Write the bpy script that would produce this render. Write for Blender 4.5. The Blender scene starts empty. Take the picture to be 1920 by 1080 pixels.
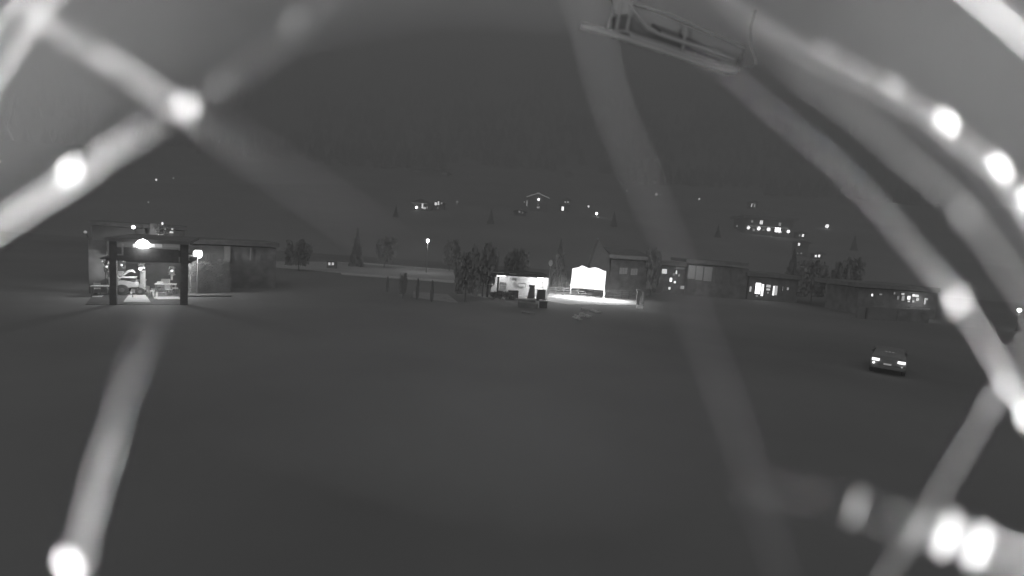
import bpy, bmesh, math, random
from mathutils import Vector, Matrix, noise
random.seed(7)
R = math.radians
S = bpy.context.scene
COL = S.collection

# ------------------------------------------------------------------ camera
CAM_H = 6.5
cam_d = bpy.data.cameras.new('camera')
cam = bpy.data.objects.new('camera', cam_d); COL.objects.link(cam)
cam_d.sensor_width = 36; cam_d.lens = 18
cam_d.clip_start = 0.001; cam_d.clip_end = 9000
MROT = Matrix.Rotation(R(90 - 5.5), 3, 'X') @ Matrix.Rotation(R(4.0), 3, 'Z')
CPOS = Vector((0, 0, CAM_H))
cam.matrix_world = Matrix.Translation(CPOS) @ MROT.to_4x4()
cam_d.dof.use_dof = True
cam_d.dof.focus_distance = 65
cam_d.dof.aperture_fstop = 5.57
APERTURE = 0.018 / 5.57
S.camera = cam
# ------------------------------------------------------------------ night sky
W = bpy.data.worlds.new('World'); S.world = W; W.use_nodes = True
wn = W.node_tree.nodes; wl = W.node_tree.links
bg = wn['Background']
SKY = 0.088
tc = wn.new('ShaderNodeTexCoord'); nz = wn.new('ShaderNodeTexNoise')
nz.inputs['Scale'].default_value = 1.6; nz.inputs['Detail'].default_value = 3
mr = wn.new('ShaderNodeMapRange')
mr.inputs['From Min'].default_value = 0.3; mr.inputs['From Max'].default_value = 0.7
mr.inputs['To Min'].default_value = SKY * 0.9; mr.inputs['To Max'].default_value = SKY * 1.1
wl.new(tc.outputs['Generated'], nz.inputs['Vector'])
wl.new(nz.outputs['Fac'], mr.inputs['Value'])
wl.new(mr.outputs['Result'], bg.inputs['Color'])
bg.inputs['Strength'].default_value = 1.0
# added broad sun lamp that lifts the dark ground
sd = bpy.data.lights.new('ground_fill', 'SUN'); so = bpy.data.objects.new('ground_fill', sd); COL.objects.link(so)
sd.energy = 0.42; sd.angle = R(60); so.rotation_euler = (R(38), 0, R(-25))
# ------------------------------------------------------------------ exposure
S.view_settings.view_transform = 'Standard'; S.view_settings.look = 'None'
S.view_settings.exposure = 0; S.view_settings.gamma = 1
S.view_settings.use_curve_mapping = False
cy = S.cycles
S.render.engine = 'CYCLES'
cy.use_denoising = True
try:
    cy.denoiser = 'OPENIMAGEDENOISE'; cy.denoising_prefilter = 'ACCURATE'
except Exception: pass
cy.max_bounces = 4; cy.diffuse_bounces = 2; cy.glossy_bounces = 2; cy.transmission_bounces = 3; cy.volume_bounces = 2
cy.sample_clamp_indirect = 3; cy.use_adaptive_sampling = False
cy.caustics_reflective = False; cy.caustics_refractive = False

# ------------------------------------------------------------------ helpers
def ray(px, py):
    return MROT @ Vector(((px - 960) / 960, (540 - py) / 960, -1.0))
def G(px, py, z=0.0):
    d = ray(px, py); t = (z - CAM_H) / d.z
    return CPOS + d * t
def at_depth(px, py, Y):
    d = ray(px, py); return CPOS + d * (Y / d.y)

MATS = {}
def mat(name, v, rough=0.8, var=0.12, scale=4.0, bump=0.0, metal=0.0, coord='Object'):
    if name in MATS: return MATS[name]
    m = bpy.data.materials.new(name); m.use_nodes = True
    n = m.node_tree.nodes; l = m.node_tree.links; p = n['Principled BSDF']
    p.inputs['Roughness'].default_value = rough; p.inputs['Metallic'].default_value = metal
    t = n.new('ShaderNodeTexCoord'); z = n.new('ShaderNodeTexNoise'); z.inputs['Scale'].default_value = scale
    z.inputs['Detail'].default_value = 6
    r = n.new('ShaderNodeMapRange'); r.inputs['From Min'].default_value = 0.3; r.inputs['From Max'].default_value = 0.7
    r.inputs['To Min'].default_value = v * (1 - var); r.inputs['To Max'].default_value = v * (1 + var)
    l.new(t.outputs[coord], z.inputs['Vector']); l.new(z.outputs['Fac'], r.inputs['Value'])
    l.new(r.outputs['Result'], p.inputs['Base Color'])
    if bump:
        b = n.new('ShaderNodeBump'); b.inputs['Strength'].default_value = bump
        l.new(z.outputs['Fac'], b.inputs['Height']); l.new(b.outputs['Normal'], p.inputs['Normal'])
    MATS[name] = m; return m
def emat(name, s):
    if name in MATS: return MATS[name]
    m = bpy.data.materials.new(name); m.use_nodes = True
    n = m.node_tree.nodes; p = n['Principled BSDF']
    p.inputs['Base Color'].default_value = (.6, .6, .6, 1)
    p.inputs['Emission Color'].default_value = (1, 1, 1, 1)
    p.inputs['Emission Strength'].default_value = s
    MATS[name] = m; return m
def glow(s): return emat('lit_%g' % s, s)

def obj(name, bm, m, parent=None, kind=None, smooth=False):
    me = bpy.data.meshes.new(name); bm.normal_update()
    if smooth:
        for f in bm.faces: f.smooth = True
    bm.to_mesh(me); bm.free(); me.materials.append(m)
    o = bpy.data.objects.new(name, me); COL.objects.link(o); o.parent = parent
    if kind: o['kind'] = kind
    return o
def tag(o, label, cat, group=None):
    o['label'] = label; o['category'] = cat
    if group: o['group'] = group
    return o
def thing(name, label, cat, loc=(0, 0, 0), rz=0.0, group=None):
    o = bpy.data.objects.new(name, None); COL.objects.link(o)
    o.empty_display_size = 0.2; o.location = loc; o.rotation_euler = (0, 0, rz)
    return tag(o, label, cat, group)
def box(bm, x0, x1, y0, y1, z0, z1, bev=0.0):
    if x0 > x1: x0, x1 = x1, x0
    if y0 > y1: y0, y1 = y1, y0
    if z0 > z1: z0, z1 = z1, z0
    v = [bm.verts.new(c) for c in ((x0,y0,z0),(x1,y0,z0),(x1,y1,z0),(x0,y1,z0),(x0,y0,z1),(x1,y0,z1),(x1,y1,z1),(x0,y1,z1))]
    fs = [bm.faces.new([v[i] for i in q]) for q in ((0,3,2,1),(4,5,6,7),(0,1,5,4),(1,2,6,5),(2,3,7,6),(3,0,4,7))]
    if bev:
        es = list({e for f in fs for e in f.edges})
        bmesh.ops.bevel(bm, geom=es, offset=bev, segments=2, affect='EDGES', profile=.6)
    return bm
def prism(bm, pts, y0, y1):
    """pts = outline in (x, z), extruded from y0 to y1"""
    a = [bm.verts.new((x, y0, z)) for x, z in pts]; b = [bm.verts.new((x, y1, z)) for x, z in pts]
    n = len(pts)
    bm.faces.new(a); bm.faces.new(list(reversed(b)))
    for i in range(n):
        j = (i + 1) % n
        bm.faces.new((a[j], a[i], b[i], b[j]))
    bmesh.ops.recalc_face_normals(bm, faces=bm.faces)
    return bm
def tube(bm, pts, rad, seg=6):
    """tube through pts; rad a number or a list"""
    n = len(pts); pts = [Vector(p) for p in pts]
    if not isinstance(rad, (list, tuple)): rad = [rad] * n
    rings = []
    up = Vector((0.13, 0.31, 0.94))
    for i, p in enumerate(pts):
        t = (pts[min(i + 1, n - 1)] - pts[max(i - 1, 0)]).normalized()
        a = t.cross(up)
        if a.length < 0.05: a = t.cross(Vector((1, 0, 0)))
        a.normalize(); b = t.cross(a)
        rings.append([bm.verts.new(p + (a * math.cos(2*math.pi*k/seg) + b * math.sin(2*math.pi*k/seg)) * rad[i]) for k in range(seg)])
    for i in range(n - 1):
        for k in range(seg):
            j = (k + 1) % seg
            bm.faces.new((rings[i][k], rings[i][j], rings[i+1][j], rings[i+1][k]))
    bm.faces.new(list(reversed(rings[0]))); bm.faces.new(rings[-1])
    return bm
def ball(bm, c, rx, ry=None, rz=None, sub=2, rot=None):
    ry = ry or rx; rz = rz or rx
    M = Matrix.Translation(Vector(c)) @ (rot.to_4x4() if rot else Matrix()) @ Matrix.Diagonal((rx, ry, rz, 1))
    bmesh.ops.create_icosphere(bm, subdivisions=sub, radius=1, matrix=M)
    return bm
def cyl(bm, c, r, h, seg=12, r2=None, axis='Z'):
    M = Matrix.Translation(Vector(c))
    if axis == 'X': M = M @ Matrix.Rotation(R(90), 4, 'Y')
    if axis == 'Y': M = M @ Matrix.Rotation(R(90), 4, 'X')
    bmesh.ops.create_cone(bm, cap_ends=True, segments=seg, radius1=r, radius2=r if r2 is None else r2, depth=h, matrix=M)
    return bm
def B(): return bmesh.new()
def bx(*a, **k): return box(B(), *a, **k)

class Facade:
    """a vertical front through two points on the ground; local x runs right along it, y away from the viewer, z up"""
    def __init__(self, name, label, cat, px0, py0, px1, py1, group=None, make=True, za=0.0):
        A = G(px0, py0, za); Bp = G(px1, py1, za)
        self.A = A; self.u = (Bp - A); self.L = self.u.length; self.u.normalize()
        self.n = Vector((-self.u.y, self.u.x, 0)); self.rz = math.atan2(self.u.y, self.u.x)
        self.root = thing(name, label, cat, A, self.rz, group) if make else None
    def hit(self, px, py, dep=0.0):
        d = ray(px, py); O = self.A + self.n * dep
        t = (O - CPOS).dot(self.n) / d.dot(self.n)
        P = CPOS + d * t
        return (P - self.A).dot(self.u), P.z - self.A.z
    def world(self, x, y, z): return self.A + self.u * x + self.n * y + Vector((0, 0, z))
    def rect(self, x0, y0, x1, y1, dep=0.0):
        my = (y0 + y1) / 2; mx = (x0 + x1) / 2
        return self.hit(x0, my, dep)[0], self.hit(x1, my, dep)[0], self.hit(mx, y1, dep)[1], self.hit(mx, y0, dep)[1]
    def part(self, name, m, x0, y0, x1, y1, dep=0.0, thick=0.2, ground=False, bev=0.0, parent=None, bm=None):
        a, b, c, d = self.rect(x0, y0, x1, y1, dep)
        if ground: c = 0.0
        bm2 = bx(a, b, dep, dep + thick, c, d, bev)
        return obj(name, bm2, m, parent or self.root)

# ------------------------------------------------------------------ terrain
def terrain(x, y):
    z = 0.0
    if y > 118:
        t = y - 118
        z = 0.165 * min(t, 190) * min(1, t / 40 + .3)
        if t > 190: z += 0.235 * min(t - 190, 190)
        if t > 380: z += 0.50 * min(t - 380, 520)
        k = min(1, t / 60)
        z += k * 3.0 * noise.noise(Vector((x * .012, y * .012, 1)))
        if t > 380:
            q = min(1, (t - 380) / 500)
            z += q * (50 * noise.noise(Vector((x * .003, y * .0022, 4))) + 14 * noise.noise(Vector((x * .011, y * .009, 9))))
            z += q * 16 * math.sin(x * .0025 + 1.1)
        if t > 900: z -= (t - 900) * .25
        z = max(z, 0)
    return z
def T(px, py):
    d = ray(px, py); y = 90.0
    while y < 3000:
        p = CPOS + d * (y / d.y)
        if p.z <= terrain(p.x, p.y): return Vector((p.x, p.y, terrain(p.x, p.y)))
        y += 1.0 if y < 900 else 6
    return CPOS + d * (600 / d.y)

M_meadow = mat('meadow_grass', 0.28, 0.95, 0.24, 0.045, 0.1)
M_hill = mat('hill_ground', 0.40, 0.95, 0.14, 0.03)
bm = B(); vs = {}
ys = [-60, -20, 0, 10, 20, 30, 40, 50, 60, 75, 90, 105, 118]
xs = [-1500, -900, -500, -300, -200, -140, -100, -70, -50, -35, -20, -10, 0, 10, 20, 35, 50, 70, 100, 140, 200, 300, 500, 900, 1500]
for i, x in enumerate(xs):
    for j, y in enumerate(ys): vs[i, j] = bm.verts.new((x, y, 0))
for i in range(len(xs) - 1):
    for j in range(len(ys) - 1): bm.faces.new((vs[i, j], vs[i+1, j], vs[i+1, j+1], vs[i, j+1]))
obj('ground', bm, M_meadow, kind='structure')
bm = B(); vs = {}
ys = [118 + 6 * k for k in range(32)]
while ys[-1] < 1400: ys.append(ys[-1] * 1.035)
NX = 110
for i in range(NX):
    s = (i / (NX - 1) * 2 - 1)
    for j, y in enumerate(ys):
        x = s * (260 + y * 1.35)
        vs[i, j] = bm.verts.new((x, y, terrain(x, y)))
for i in range(NX - 1):
    for j in range(len(ys) - 1): bm.faces.new((vs[i, j], vs[i+1, j], vs[i+1, j+1], vs[i, j+1]))
obj('mountain', bm, M_hill, kind='structure', smooth=True)

def plate(name, pts, m, z0=0.0, z1=0.02, kind='structure', parent=None):
    bm = B(); P = [G(x, y, z1) for x, y in pts]
    a = [bm.verts.new((p.x, p.y, z1)) for p in P]; b = [bm.verts.new((p.x, p.y, z0 - .05)) for p in P]
    bm.faces.new(a); n = len(a)
    for i in range(n):
        j = (i + 1) % n; bm.faces.new((a[i], a[j], b[j], b[i]))
    bm.faces.new(list(reversed(b)))
    bmesh.ops.recalc_face_normals(bm, faces=bm.faces)
    return obj(name, bm, m, parent, kind)

M_asph = mat('pale_worn_asphalt', 0.58, 0.9, 0.10, 0.25)
M_gravel = mat('gravel', 0.44, 0.95, 0.2, 1.4, .3)
M_kerb = mat('kerb_stone', 0.8, 0.85, 0.1, 2)
M_pool = mat('light_pool_tone', 0.62, 0.8, 0.12, 2)
M_path = mat('path_paving', 0.5, 0.8, 0.15, 1.5)
plate('road', [(470, 489), (640, 491), (855, 508), (852, 527), (640, 512), (470, 497)], M_asph, z1=0.03)
plate('kerb', [(640, 511), (852, 526), (852, 529), (640, 513.5)], M_kerb, z1=0.13)
plate('kerb', [(660, 490.5), (855, 506), (855, 508), (660, 492.5)], M_kerb, z1=0.12)
plate('path', [(1022, 556), (1062, 553), (1196, 564), (1196, 572), (1064, 571), (1022, 563)], M_path, z1=0.03)
plate('path', [(775, 558), (860, 568), (840, 552), (775, 546)], M_gravel, z1=0.015)

# ------------------------------------------------------------------ vegetation
M_leaf = mat('leaves', 0.46, 0.9, 0.3, 1.5)
M_leaf2 = mat('dark_leaves', 0.38, 0.9, 0.3, 1.5)
M_bark = mat('bark', 0.3, 0.9, 0.3, 6)
def leaf_cloud(n, fn, size, seed):
    rnd = random.Random(seed); bm = B()
    for _ in range(n):
        c, s = fn(rnd)
        a = Vector((rnd.uniform(-1, 1), rnd.uniform(-1, 1), rnd.uniform(-1, 1))).normalized()
        b = a.orthogonal().normalized(); b = Matrix.Rotation(rnd.uniform(0, 6.28), 3, a) @ b; c2 = a.cross(b)
        q = size * s * rnd.uniform(.6, 1.3)
        v = [bm.verts.new(c + b * q * i + c2 * q * .7 * j) for i, j in ((-1, 0), (0, -1), (1, 0), (0, 1))]
        bm.faces.new(v)
    me = bpy.data.meshes.new('foliage'); bm.to_mesh(me); bm.free(); return me
def f_round(rnd):
    k = rnd.randrange(14); rr = random.Random(k * 13)
    c = Vector((rr.uniform(-.6, .6), rr.uniform(-.6, .6), rr.uniform(.35, .85)))
    o = Vector((rnd.gauss(0, 1), rnd.gauss(0, 1), rnd.gauss(0, 1))).normalized() * rnd.uniform(.18, .34)
    p = c + o; p.z = min(1.05, max(.22, p.z)); p.x *= .85; p.y *= .85
    return p, 1
def f_col(rnd):
    h = rnd.uniform(.03, 1); w = .9 * math.sin(min(1, h * 2.6) * 1.57) * (1.02 - h) ** .45
    a = rnd.uniform(0, 6.28); q = w * rnd.uniform(.6, 1)
    return Vector((q * math.cos(a), q * math.sin(a), h)), 1
def f_con(rnd):
    h = rnd.random() ** 1.4; tier = (h * 9) % 1
    w = (1.0 - h) * (.72 + .35 * (1 - tier)); a = rnd.uniform(0, 6.28); q = w * rnd.uniform(.45, 1)
    return Vector((q * math.cos(a), q * math.sin(a), .08 + .92 * h - .05 * q)), 1
def f_hedge(rnd):
    p = Vector((rnd.uniform(-.5, .5), rnd.uniform(-.5, .5), rnd.uniform(0, 1)))
    k = rnd.randrange(4)
    if k == 0: p.y = -.5
    elif k == 1: p.z = 1
    elif k == 2: p.x = .5 * (1 if rnd.random() > .5 else -1)
    else: p.y = -.5 + rnd.uniform(0, .12)
    return p + Vector((rnd.gauss(0, .012), rnd.gauss(0, .04), rnd.gauss(0, .025))), 1
CR = {'round': leaf_cloud(1500, f_round, .07, 1), 'round2': leaf_cloud(1300, f_round, .08, 2),
      'column': leaf_cloud(800, f_col, .12, 3), 'conifer': leaf_cloud(1500, f_con, .085, 4), 'hedge': leaf_cloud(3500, f_hedge, .022, 5)}
for k, me in CR.items(): me.materials.append(M_leaf2 if k in ('column', 'conifer', 'hedge') else M_leaf)
bm = B(); tube(bm, [(0,0,-.02), (.01,0,.2), (-.01,.01,.45), (.02,0,.75)], [.04,.03,.022,.008])
for a in range(5):
    an = a * 1.3; tube(bm, [(0,0,.25 + .08*a), (.16*math.cos(an), .16*math.sin(an), .42 + .08*a), (.36*math.cos(an), .36*math.sin(an), .52 + .08*a)], [.016,.01,.004], 5)
TRUNK = bpy.data.meshes.new('trunk'); bm.to_mesh(TRUNK); bm.free(); TRUNK.materials.append(M_bark)
def tree(kind, base, h, w, label, cat='tree', name=None, group=None):
    t = thing(name or {'round': 'tree', 'round2': 'tree', 'column': 'columnar_shrub', 'conifer': 'conifer_tree'}[kind], label, cat, base, random.uniform(0, 6.28), group)
    c = bpy.data.objects.new('crown', CR[kind]); COL.objects.link(c); c.parent = t
    c.scale = (w / 2, w / 2, h)
    k = bpy.data.objects.new('trunk', TRUNK); COL.objects.link(k); k.parent = t; k.scale = (h * .5, h * .5, h)
    return t
def tree_px(kind, px, pyb, pyt, wpx, label, cat='tree', name=None, onhill=False, group=None):
    b = T(px, pyb) if onhill else G(px, pyb)
    top = at_depth(px, pyt, b.y); h = top.z - b.z
    return tree(kind, b - Vector((0, 0, .03)), h, wpx * b.y / 960, label, cat, name, group)

# far-off wood on the slopes: one mass
M_wood = mat('far_wood', 0.30, 0.95, 0.2, 0.05, coord='Object')
rw = random.Random(5); bm = B()
houses_keep = []
def wood(n, y0, y1, spread, hh):
    for _ in range(n):
        y = rw.uniform(y0, y1); x = rw.uniform(-1, 1) * (60 + y * spread)
        if noise.noise(Vector((x * .012, y * .008, 3))) < (.02 if y < 330 else -.25): continue
        z = terrain(x, y); h = hh * rw.uniform(.6, 1.2); r = h * rw.uniform(.22, .34)
        a0 = rw.uniform(0, 6.28); base = []
        for k in range(6):
            q = r * rw.uniform(.75, 1.2); base.append(bm.verts.new((x + q*math.cos(a0+k*1.047), y + q*math.sin(a0+k*1.047), z + h*rw.uniform(.05,.15))))
        mid = []
        for k in range(6):
            q = r * rw.uniform(.45, .7); mid.append(bm.verts.new((x + q*math.cos(a0+k*1.047), y + q*math.sin(a0+k*1.047), z + h*.5)))
        tp = bm.verts.new((x + rw.uniform(-.3,.3), y, z + h))
        for k in range(6):
            j = (k + 1) % 6
            bm.faces.new((base[k], base[j], mid[j], mid[k])); bm.faces.new((mid[k], mid[j], tp))
wood(7000, 400, 1150, 1.15, 13)
o = obj('forest', bm, M_wood, kind='stuff')

# ------------------------------------------------------------------ left pavilion cafe
M_dark = mat('dark_timber', 0.16, 0.8, 0.25, 3)
M_wall = mat('grey_render', 0.32, 0.85, 0.12, 1)
M_wallp = mat('pale_render', 0.55, 0.85, 0.10, 1)
M_wallbk = mat('weathered_wall', 0.34, 0.85, 0.3, 1.2)
M_white = mat('white_paint', 0.78, 0.6, 0.06, 2)
M_met = mat('grey_metal', 0.35, 0.45, 0.1, 5, metal=.6)
M_roof = mat('roof_tiles', 0.3, 0.85, 0.2, 2)
M_glass = mat('dark_glass', 0.3, 0.15, 0.1, 1)
M_tyre = mat('rubber', 0.12, 0.85, 0.2, 6)

def lamp(name, loc, e, r=.15, kind='POINT', rot=None, size=None, spot=None):
    d = bpy.data.lights.new(name, kind); d.energy = e
    if kind in ('POINT', 'SPOT'): d.shadow_soft_size = r
    if kind == 'SPOT': d.spot_size = spot or R(100); d.spot_blend = .5
    if kind == 'AREA': d.shape = 'RECTANGLE'; d.size, d.size_y = size
    o = bpy.data.objects.new(name, d); COL.objects.link(o); o.location = loc
    if rot: o.rotation_euler = rot
    return o

c = Facade('pavilion', 'open sided pavilion with dark posts and floodlit fascia at far left', 'pavilion', 150, 572, 350, 572)
c.part('pillar', M_dark, 205, 450, 218, 566, 0, .45, True)
c.part('pillar', M_dark, 338, 456, 352, 566, 0, .45, True)
c.part('fascia', M_dark, 218.5, 466, 337.5, 490, 0.02, .3)
c.part('roof', M_roof, 196, 449, 356, 455.5, -.3, 10.5)
a, b_, c0, d0 = c.rect(196, 456.5, 337, 465)
c.part('side_wall', M_wallbk, 166, 450, 200, 520, 6.2, .3, True)
xL = c.hit(150, 520)[0]; xR = c.hit(350, 520)[0]
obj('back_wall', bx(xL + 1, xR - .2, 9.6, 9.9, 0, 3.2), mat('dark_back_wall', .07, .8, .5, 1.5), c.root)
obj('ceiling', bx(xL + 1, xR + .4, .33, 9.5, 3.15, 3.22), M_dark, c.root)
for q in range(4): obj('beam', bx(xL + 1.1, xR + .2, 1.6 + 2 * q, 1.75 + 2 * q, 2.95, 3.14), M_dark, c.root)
for i, (x0, x1, s) in enumerate(((249, 254, .35), (257, 279, 9), (281, 291, .42), (292, 304, .22), (306, 337, .06))):
    f = c.part('light_panel', glow(s), x0, 457.5, x1, 464 if i != 1 else 464.5, -.12, .1)
bm = B(); a, z = c.hit(268, 457, -.2); ball(bm, (a, -.25, z), .42, .12, .34); obj('floodlight', bm, glow(14), c.root)
bm = B(); x0, x1, z0, z1 = c.rect(225, 457, 231, 479, -.4)
obj('hanging_frame', box(box(bm, x1 - .09, x1, -.4, -.34, z0, z1), x0 - .15, x1, -.4, -.34, z0, z0 + .1), M_wallp, c.root)
for y in (465, 487): c.part('bracket', M_wallp, 335, y - 5, 337.5, y + 5, -.1, .08)
lamp('cafe_light', c.world(c.hit(262, 500)[0], 4.5, 2.75), 400, .15)
lamp('cafe_light', c.world(c.hit(315, 500)[0], 6.0, 2.6), 80, .15)
lamp('cafe_light', c.world(c.hit(190, 500)[0], 3.5, 2.3), 14, .15)
lamp('fascia_light', c.world(c.hit(268, 457)[0], -.7, c.hit(268, 457)[1]), 6, .2)

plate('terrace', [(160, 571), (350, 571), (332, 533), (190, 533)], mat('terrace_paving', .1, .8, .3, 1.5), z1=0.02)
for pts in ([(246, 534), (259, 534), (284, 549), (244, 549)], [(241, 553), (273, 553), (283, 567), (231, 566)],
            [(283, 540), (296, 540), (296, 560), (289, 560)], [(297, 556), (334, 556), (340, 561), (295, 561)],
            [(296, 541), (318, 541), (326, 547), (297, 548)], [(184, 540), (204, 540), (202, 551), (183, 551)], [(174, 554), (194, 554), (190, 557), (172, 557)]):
    plate('floor_light_pool', pts, M_pool, z1=0.05)  # pale plates shaped as pools of lamplight on the floor

# storey behind the pavilion, with climbing plants lit from below
u = Facade('house', 'dim house front rising behind the floodlit pavilion', 'house', 168, 528, 352, 530)
u.part('wall', M_wall, 172, 428, 345, 455, 0, 6, True)
u.part('roof', M_roof, 165, 420, 350, 427, -.5, 7)
u.part('panel', M_wallp, 281, 419.5, 295, 447, -.65, .12)
u.part('downpipe', M_met, 267.5, 422, 270, 450, -.7, .1)
for x0, y0, x1, y1, s in ((297, 421, 302, 433, 1.2), (303, 417, 306, 424, 1.6), (307, 425, 311, 430, 1.5), (296, 437, 304, 442, 1.3), (321, 428, 325, 431, .5), (318, 434, 325, 437, .8)):
    f = u.part('window', M_dark, x0 - .6, y0 - .6, x1 + .6, y1 + .6, -.62, .1)
    u.part('pane', glow(s), x0, y0, x1, y1, -.66, .03, parent=f)
def plant(fac, px, py, wpx, hpx, dep, label, name='potted_plant', cat='plant', n=260, m=None, size=.05, seed=0):
    x0, x1, z0, z1 = fac.rect(px - wpx/2, py - hpx, px + wpx/2, py, dep)
    t = thing(name, label, cat, fac.world((x0 + x1) / 2, dep, max(z0, 0)), fac.rz)
    w = (x1 - x0) / 2; h = z1 - max(z0, 0); rnd = random.Random(seed); bm = B()
    for _ in range(n):
        p = Vector((rnd.gauss(0, .42) * w, rnd.gauss(0, .42) * w, h * (.35 + .65 * rnd.random())))
        a = Vector((rnd.uniform(-1,1), rnd.uniform(-1,1), rnd.uniform(-1,1))).normalized(); b = a.orthogonal().normalized(); e = a.cross(b)
        v = [bm.verts.new(p + b * size * i + e * size * .5 * j) for i, j in ((-1,0),(0,-1),(1,0),(0,1))]; bm.faces.new(v)
    obj('leaves', bm, m or M_leaf, t)
    bm = B(); cyl(bm, (0, 0, h * .17), w * .32, h * .34, 12, w * .42); obj('pot', bm, M_wallp, t)
    return t
plant(u, 303, 448, 26, 26, -1.1, 'floodlit climbing plant beside the upper windows of the house behind the pavilion', 'climbing_plant', n=340, m=mat('lit_leaves', .5, .8, .2, 2), size=.12, seed=3)
lamp('plant_light', u.world(u.hit(303, 450)[0], -2.0, u.hit(303, 452)[1]), 22, .1)

def globe(loc, r, s, label, name='wall_lamp', cat='lamp', down=.25, back=True, energy=0, group=None):
    t = thing(name, label, cat, loc, 0, group)
    obj('globe', ball(B(), (0, 0, 0), r), glow(s), t, smooth=True)
    obj('bracket', tube(B(), [(0, r * .6, -r * .5), (0, r * 2.2, -r - down)], r * .18 + .01), M_met, t)
    if energy: lamp('lamp_light', Vector(loc) + Vector((0, -r * 1.6, 0)), energy, r)
    return t
# terrace furniture
M_cream = mat('cream_plastic', .7, .5, .06, 2)
tr = thing('garden_tractor', 'small pale garden tractor with a large dark front wheel inside the pavilion', 'tractor', G(231, 552), c.rz)
tw = tr
bm = prism(B(), [(-.55, .75), (-.52, 1.05), (-.1, 1.14), (.25, 1.12), (.95, 1.0), (1.02, .62), (.4, .55)], -.35, .35); bmesh.ops.bevel(bm, geom=list(bm.edges), offset=.04, segments=2, affect='EDGES'); obj('hood', bm, M_cream, tr)
bm = prism(B(), [(-.75, .35), (-.85, 1.35), (-.6, 1.4), (-.42, .95), (-.3, .35)], -.45, .45); obj('rear_fender', bm, M_cream, tr)
tube_bm = tube(B(), [(-.42, -.3, 1.3), (-.55, -.3, 1.75), (-.68, -.3, 2.05)], .045); obj('roll_bar', tube_bm, M_white, tr)
bm = tube(B(), [(-.15, -.1, 1.35), (.1, -.1, 1.62), (.35, -.1, 1.86), (.62, -.1, 1.9), (.78, -.1, 1.74)], [.05, .08, .1, .1, .05]); obj('exhaust_hood', bm, M_white, tr)
bm = bx(-.35, .85, -.38, .38, 1.32, 1.42, .03); obj('seat', bm, M_white, tr)
bm = bx(-.1, .85, -.28, .28, 1.16, 1.31); obj('engine', bm, M_dark, tr)
for x, r, y in ((0, .42, -.5), (1.15, .3, -.45), (0, .42, .5), (1.15, .3, .45)):
    bm = B(); cyl(bm, (x, y, r), r, .2, 20, axis='Y'); w = obj('wheel', bm, M_tyre, tr)
    bm = B(); cyl(bm, (x, y - .11 if y < 0 else y + .11, r), r * .42, .04, 12, axis='Y'); obj('hub', bm, M_met, w)
b = thing('storage_crate', 'pale slatted crate standing right of the garden tractor', 'crate', G(290, 538), c.rz)
for k in range(3): obj('slat', bx(-.5, .5, -.32, -.28, .06 + .24 * k, .24 + .24 * k), M_cream, b)
for x in (-.5, -.12, .42): obj('post', bx(x, x + .08, -.36, -.322, 0, .86), M_met, b)
obj('box', bx(-.46, .46, -.27, .3, .02, .7), M_wallp, b)
def table(fac, px, py, dep, w, label, h=.74, m=None):
    x, _ = fac.hit(px, py, dep); t = thing('table', label, 'table', fac.world(x, dep, .02), fac.rz)
    obj('tabletop', bx(-w/2, w/2, -.4, .4, h - .05, h, .012), m or M_cream, t)
    for sx in (-1, 1):
        for sy in (-1, 1): obj('leg', bx(sx*(w/2-.08)-.025, sx*(w/2-.08)+.025, sy*.33-.025, sy*.33+.025, 0, h - .055), M_met, t)
    return t
table(c, 311, 536, 7.0, 1.5, 'pale rectangular table behind the right hand light pool of the pavilion')
table(c, 191, 545, 4.5, 1.3, 'pale table left of the dark pavilion post', .8)
table(c, 252, 520, 7.8, 1.6, 'long white table half hidden behind the garden tractor', .95, M_white)
def chair(loc, rz, label, m=None):
    t = thing('chair', label, 'chair', loc, rz)
    obj('seat', bx(-.22, .22, -.22, .22, .43, .47, .01), m or M_cream, t); obj('backrest', bx(-.22, .22, .2, .235, .5, .88, .01), m or M_cream, t)
    for sx in (-1, 1):
        obj('leg', bx(sx*.19-.02, sx*.19+.02, -.21, -.17, 0, .43), M_met, t); obj('leg', bx(sx*.19-.02, sx*.19+.02, .17, .21, 0, .5), M_met, t)
    return t
chair(c.world(c.hit(270, 530, 5.6)[0], 5.6, .02), c.rz + 2.6, 'white chair close behind the garden tractor, back turned', M_white)
chair(c.world(c.hit(316, 538, 5.2)[0], 5.4, .02), c.rz + .5, 'pale chair in front of the right hand pavilion table')
chair(c.world(c.hit(328, 536, 6.4)[0], 6.4, .02), c.rz + 1.7, 'pale chair at the right end of the pavilion table')
plant(c, 199, 522, 10, 34, 3.2, 'tall lit potted plant left of the dark pavilion post', seed=4, n=200, m=MATS['lit_leaves'], size=.09)
plant(c, 265, 508, 12, 14, 9.0, 'bushy lit plant on the back wall of the pavilion', seed=6, n=160, m=MATS['lit_leaves'], size=.09)
plant(c, 322, 525, 12, 25, 8.6, 'dim potted plant in the rear right corner of the pavilion', seed=8, n=200, size=.09)
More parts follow.
